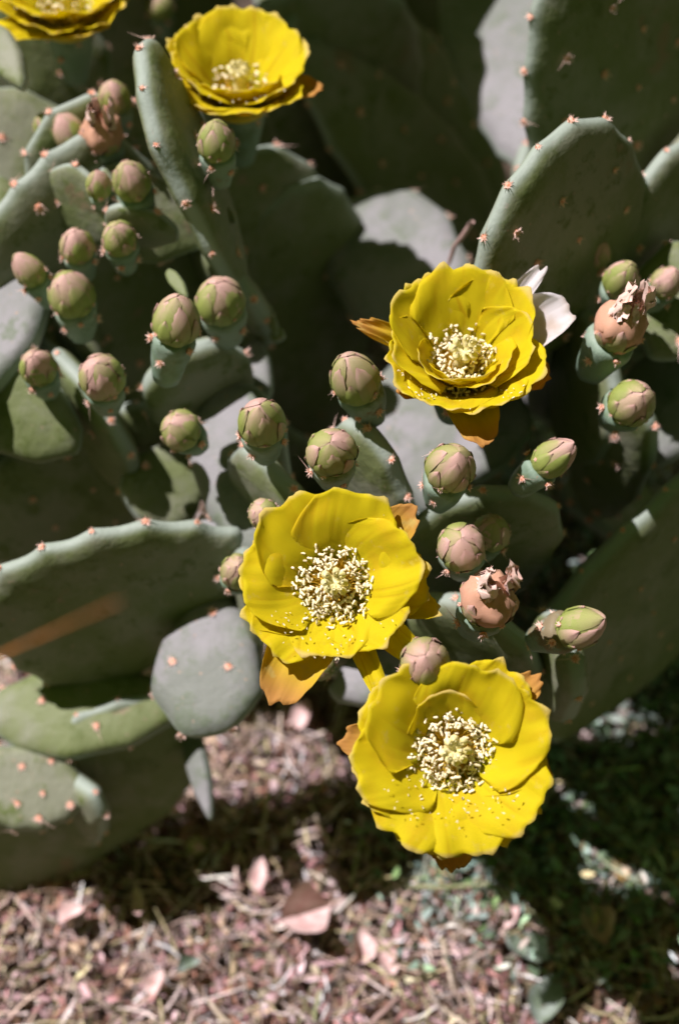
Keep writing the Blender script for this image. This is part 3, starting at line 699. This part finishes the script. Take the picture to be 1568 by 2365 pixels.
# 7 right plant
p3 = Plant(1560, 1150, 'right-hand prickly pear with a peach pink withered bud and a broad olive pad in shade')
r1 = pc(p3, 1580, 1310, .86, .0, 225, .28, .18, n=(.6, -.58, .56), th=.018, seed=45, ars=.7); stem(p3, r1)
r2 = rimpad(p3, 1350, 640, 1420, 900, .78, .13, seed=46, face_ar=False)
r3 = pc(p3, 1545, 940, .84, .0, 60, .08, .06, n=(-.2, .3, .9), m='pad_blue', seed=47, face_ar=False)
r4 = pc(p3, 1560, 700, .80, .0, 70, .07, .05, n=(.1, .1, .95), seed=48)
r5 = pc(p3, 1520, 450, .86, .0, 58, .12, .02, n=(-.3, .3, .9), seed=49, ar=False)
r6 = rimpad(p3, 1400, 860, 1520, 980, .78, .14, seed=50); stem(p3, r6)
# 8 lower left plant
p7 = Plant(560, 1470, 'lower left prickly pear with one broad shaded pad edged by a bright scalloped rim')
g1 = pc(p7, 290, 1385, .80, .0, 201, .165, .125, n=(.22, -.74, .63), th=.015, seed=51, sc_amp=.0045, sp=.024, face_ar=False); stem(p7, g1)
h1 = pc(p7, 485, 1535, .80, .0, 262, .075, .062, n=(-.15, .35, .92), m='pad_blue', seed=52)
h2 = pc(p7, 205, 1640, .845, .0, 184, .118, .055, n=(-.05, .3, .92), m='pad', seed=153)
h4 = pc(p7, 458, 1770, .86, .0, 106, .062, .014, n=(-.5, .2, .84), m='pad_blue', seed=55, th=.011, ar=False)
h5 = pc(p7, 170, 1860, .89, .0, 46, .20, .11, n=(.25, -.66, .68), seed=56, th=.016, ars=.6, face_ar=False)
# 9 young plant
p8 = Plant(60, 1860, 'young prickly pear pad closely dotted with pink areoles at the lower left edge')
y1 = pc(p8, 75, 1820, .84, .0, 170, .07, .05, n=(.1, .2, .97), seed=58, sp=.013); stem(p8, y1)
# 10 unseen plant added beyond the top edge to shade the back of the thicket
p10 = Plant(500, -700, 'tall unseen prickly pear added beyond the top edge to shade the thicket')
def shade(px, py, d, t, L, w, n=(-.3, .3, .9), st=False):
    c = P(px, py, d)+SUNV*t; v = cw((.35+rnd.uniform(-.3, .3), .9, -.1)).normalized()
    q = pad(p10, c-v*L/2, c+v*L/2, w, n=n, seed=rnd.randrange(9999), th=.016)
    if st: stem(p10, q)
shade(900, 380, 1.0, .30, .20, .15, st=True)
shade(1050, 250, 1.05, .32, .2, .12)
# ------------------------------------------------------------------ buds in place
bud(p5, 265, 225, 40, .80, (0, .5), el=1.45, label='blurred green bud at the top of the small cluster')
bud(p5, 235, 305, 50, .79, (0, .4), 'w', label='orange withered bud in the blurred cluster')
bud(p5, 160, 305, 40, .80, (-.1, .5)); bud(p5, 105, 290, 30, .81, (-.1, .5))
bud(p5, 303, 418, 48, .76, (-.1, .45), el=1.45, pr=None); bud(p5, 228, 428, 34, .77, (-.1, .45))
bud(p5, 275, 548, 44, .76, (0, .4)); bud(p5, 178, 568, 42, .77, (0, .4))
bud(p5, 500, 328, 46, .735, (0, .5), el=1.45, label='pink green bud just below the blurred flower')
bud(p6, 165, 680, 56, .76, (0, .45), el=1.45); bud(p6, 235, 870, 56, .74, (.05, .35)); bud(p6, 88, 848, 46, .76, (0, .35))
bud(p6, 68, 625, 38, .77, (-.35, .6), el=1.45); 
bud(p2, 508, 692, 60, .75, (-.05, .4)); bud(p2, 408, 742, 57, .72, (.22, .62), ov=2.6, el=1.45, label='bud on a long tapering ovary at left of centre')
bud(p2, 605, 976, 58, .70, (.0, .40)); bud(p2, 415, 992, 50, .74, (-.2, .2), label='small rough green bud, left of centre')
bud(p2, 765, 1042, 61, .68, (-.05, .38)); bud(p2, 820, 876, 60, .70, (-.25, .45), el=1.45, label='pink flushed bud touching the flower with white petals')
bud(p2, 1040, 1080, 60, .69, (.1, .45)); bud(p2, 1275, 1058, 48, .70, (.5, .5), el=1.45, label='pointed bud leaning to upper right')
bud(p1b, 1065, 1262, 59, .69, (-.1, .35)); bud(p1b, 1135, 1230, 46, .72, (.1, .4))
bud(p1b, 1128, 1385, 68, .67, (.1, .4), 'w', label='large pink withered bud with crumpled white tip right of centre')
bud(p1b, 1338, 1450, 55, .69, (.55, .25), el=1.45, label='pointed bud leaning to the right')
bud(p1b, 982, 1532, 64, .64, (-.1, .25), label='dark pink green bud touching the lowest flower')
bud(p1, 608, 1186, 38, .71, (-.1, .2)); bud(p1, 548, 1320, 44, .73, (.1, .3)); bud(p1, 742, 1540, 34, .74, (0, .1))
bud(p3, 1460, 930, 60, .72, (.1, .15)); bud(p3, 1435, 750, 66, .71, (.25, .5), 'w', label='peach pink withered bud with curled tip at right')
bud(p3, 1435, 646, 44, .75, (.1, .4)); bud(p3, 1378, 585, 36, .78, (.1, .4)); bud(p3, 1540, 650, 40, .77, (.2, .4))
bud(p3, 1240, 700, 36, .78, (.2, .3)); bud(p3, 1320, 1600, 26, .78, (.4, .2)); bud(p9, 810, 650, 18, .98, (0, .4)); bud(p9, 370, 10, 32, .98, (0, .5))
bud(p7, 455, 1955, 26, .94, (.1, .4), label='tiny blurred green bud low over the litter')
# ------------------------------------------------------------------ flowers in place
O = lambda **k: dict(m='outer', mucro=.08, **{'rag': .7, **k})
F4 = [(72, .049, .040, 60, 22), (125, .048, .038, 58, 20), (178, .046, .036, 56, 22), (222, .044, .034, 52, 14), (262, .036, .036, 54, 22), (18, .047, .038, 60, 26), (322, .040, .034, 56, 22),
      (45, .041, .030, 55, 24, dict(off=.001)), (100, .042, .034, 50, 20, dict(off=.001)), (150, .042, .034, 48, 18, dict(off=.001)), (190, .044, .032, 45, 18, dict(off=.001)),
      (305, .030, .024, 50, 20, dict(off=.001)), (0, .044, .028, 45, 15, dict(off=.001)),
      (243, .057, .036, 32, 2, O(off=.003, label='outer petal with orange tip, drooping at lower left')), (42, .055, .026, 35, 22, O(off=.003)),
      (165, .043, .028, 35, 12, O(off=.003)), (293, .056, .014, 25, 5, dict(off=.003, roll=1.)), (318, .052, .019, 25, 10, dict(off=.002, roll=1.2)), (345, .046, .020, 30, 8, dict(off=.002)),
      (125, .042, .024, 40, 15, O(off=.003))]
F5 = [(140, .049, .042, 58, 24), (190, .048, .038, 54, 18), (68, .048, .038, 62, 30), (18, .048, .038, 58, 22), (325, .048, .038, 52, 16), (278, .047, .040, 50, 12), (232, .048, .040, 50, 14),
      (100, .030, .032, 62, 45), (200, .046, .034, 48, 18, dict(off=.001)), (255, .046, .034, 44, 10, dict(off=.001)), (0, .043, .032, 48, 20, dict(off=.001)), (52, .046, .030, 45, 18, dict(off=.001)), (312, .046, .026, 40, 12, dict(off=.001)),
      (150, .044, .030, 42, 18, dict(off=.001)), (345, .046, .030, 35, 15, O(off=.003)), (270, .048, .030, 30, 0, O(off=.003, label='outer petal with brown orange tip pointing down')), (175, .051, .028, 35, 10, O(off=.003)),
      (40, .054, .022, 35, 14, O(off=.003)), (300, .044, .024, 35, 5, dict(off=.002)), (120, .044, .024, 45, 20, O(off=.003))]
F3 = [(90, .048, .042, 66, 38), (140, .047, .038, 64, 38), (48, .046, .036, 64, 38), (185, .042, .034, 62, 40), (225, .034, .034, 66, 60), (270, .033, .036, 68, 66), (315, .034, .034, 66, 60), (5, .040, .036, 64, 42),
      (112, .045, .034, 55, 35, dict(off=.001)), (70, .046, .034, 55, 34, dict(off=.001)), (250, .041, .036, 50, 42, dict(off=.001)), (292, .042, .036, 50, 42, dict(off=.001)), (335, .042, .034, 50, 35, dict(off=.001)), (205, .040, .032, 50, 36, dict(off=.001)),
      (163, .056, .013, 34, 22, O(off=.003, rag=1.8)), (22, .056, .032, 40, 22, dict(m='dry', rag=.4, off=.003, roll=.5, label='bleached white rounded petal')), (46, .060, .013, 42, 32, dict(m='dry', rag=.5, off=.003, roll=.6, label='bleached white pointed petal')),
      (280, .047, .028, 35, 14, O(off=.004)), (340, .045, .030, 42, 28, O(off=.003)), (215, .040, .026, 44, 30, O(off=.003))]
F2 = [(90, .047, .040, 64, 44), (140, .046, .038, 64, 42), (45, .046, .038, 64, 42), (170, .042, .034, 60, 36), (210, .038, .034, 58, 40), (250, .036, .034, 60, 50), (290, .036, .034, 60, 50), (325, .040, .036, 56, 36), (5, .044, .034, 60, 36),
      (110, .045, .034, 55, 42, dict(off=.001)), (70, .044, .034, 55, 42, dict(m='outer', off=.002)), (230, .043, .034, 45, 32, dict(off=.001)), (270, .043, .036, 45, 30, dict(off=.001)), (310, .043, .034, 45, 28, dict(off=.001)), (150, .044, .034, 50, 34, dict(off=.001)),
      (345, .048, .028, 36, 24, O(off=.003)), (175, .046, .016, 30, 16, O(off=.003)), (195, .042, .028, 42, 26, dict(off=.002))]
F1 = [(a, .044, .036, 60, 36) for a in range(0, 360, 45)]+[(a+20, .046, .036, 48, 28, dict(off=.001)) for a in range(0, 360, 60)]+[(235, .050, .030, 40, 22, dict(off=.003)), (300, .044, .030, 44, 24, dict(off=.003))]
flower(p1, 770, 1345, .655, (-.06, .12), F4, 250, label='fully open yellow flower at the centre, second lowest', seed=4)
flower(p1b, 1045, 1735, .635, (.0, .12), F5, 250, label='lowest and largest yellow flower', seed=5)
flower(p2, 1068, 815, .70, (.02, .42), F3, 240, label='yellow flower with bleached white petals on its right side', seed=6, scale=1.07)
flower(p5, 550, 172, .80, (.03, .60), F2, 90, label='blurred yellow flower below the top edge', seed=7, scale=1.06)
flower(p6, 150, -5, .84, (.03, .60), F1, 80, label='yellow flower cut off by the top left corner', seed=8)
# twig and the dry blade
stick('twig', P(1088, 510, .80), P(1030, 620, .83), .0016, 'twig', 'thin pinkish brown twig poking out above the flower with white petals', 'twig')
stick('grass_blade', G(-800, 1877, 0), P(270, 1390, .36), .0008, 'scar', 'long orange dry blade, blurred, reaching in front of the broad shaded pad at left', 'grass', bendv=0)
ALLP = [p10, p1, p1b, p2, p3, p4, p5, p6, p7, p8, p9]
print('objects', len(bpy.data.objects), 'tris', sum(len(m.polygons) for m in bpy.data.meshes)*2)
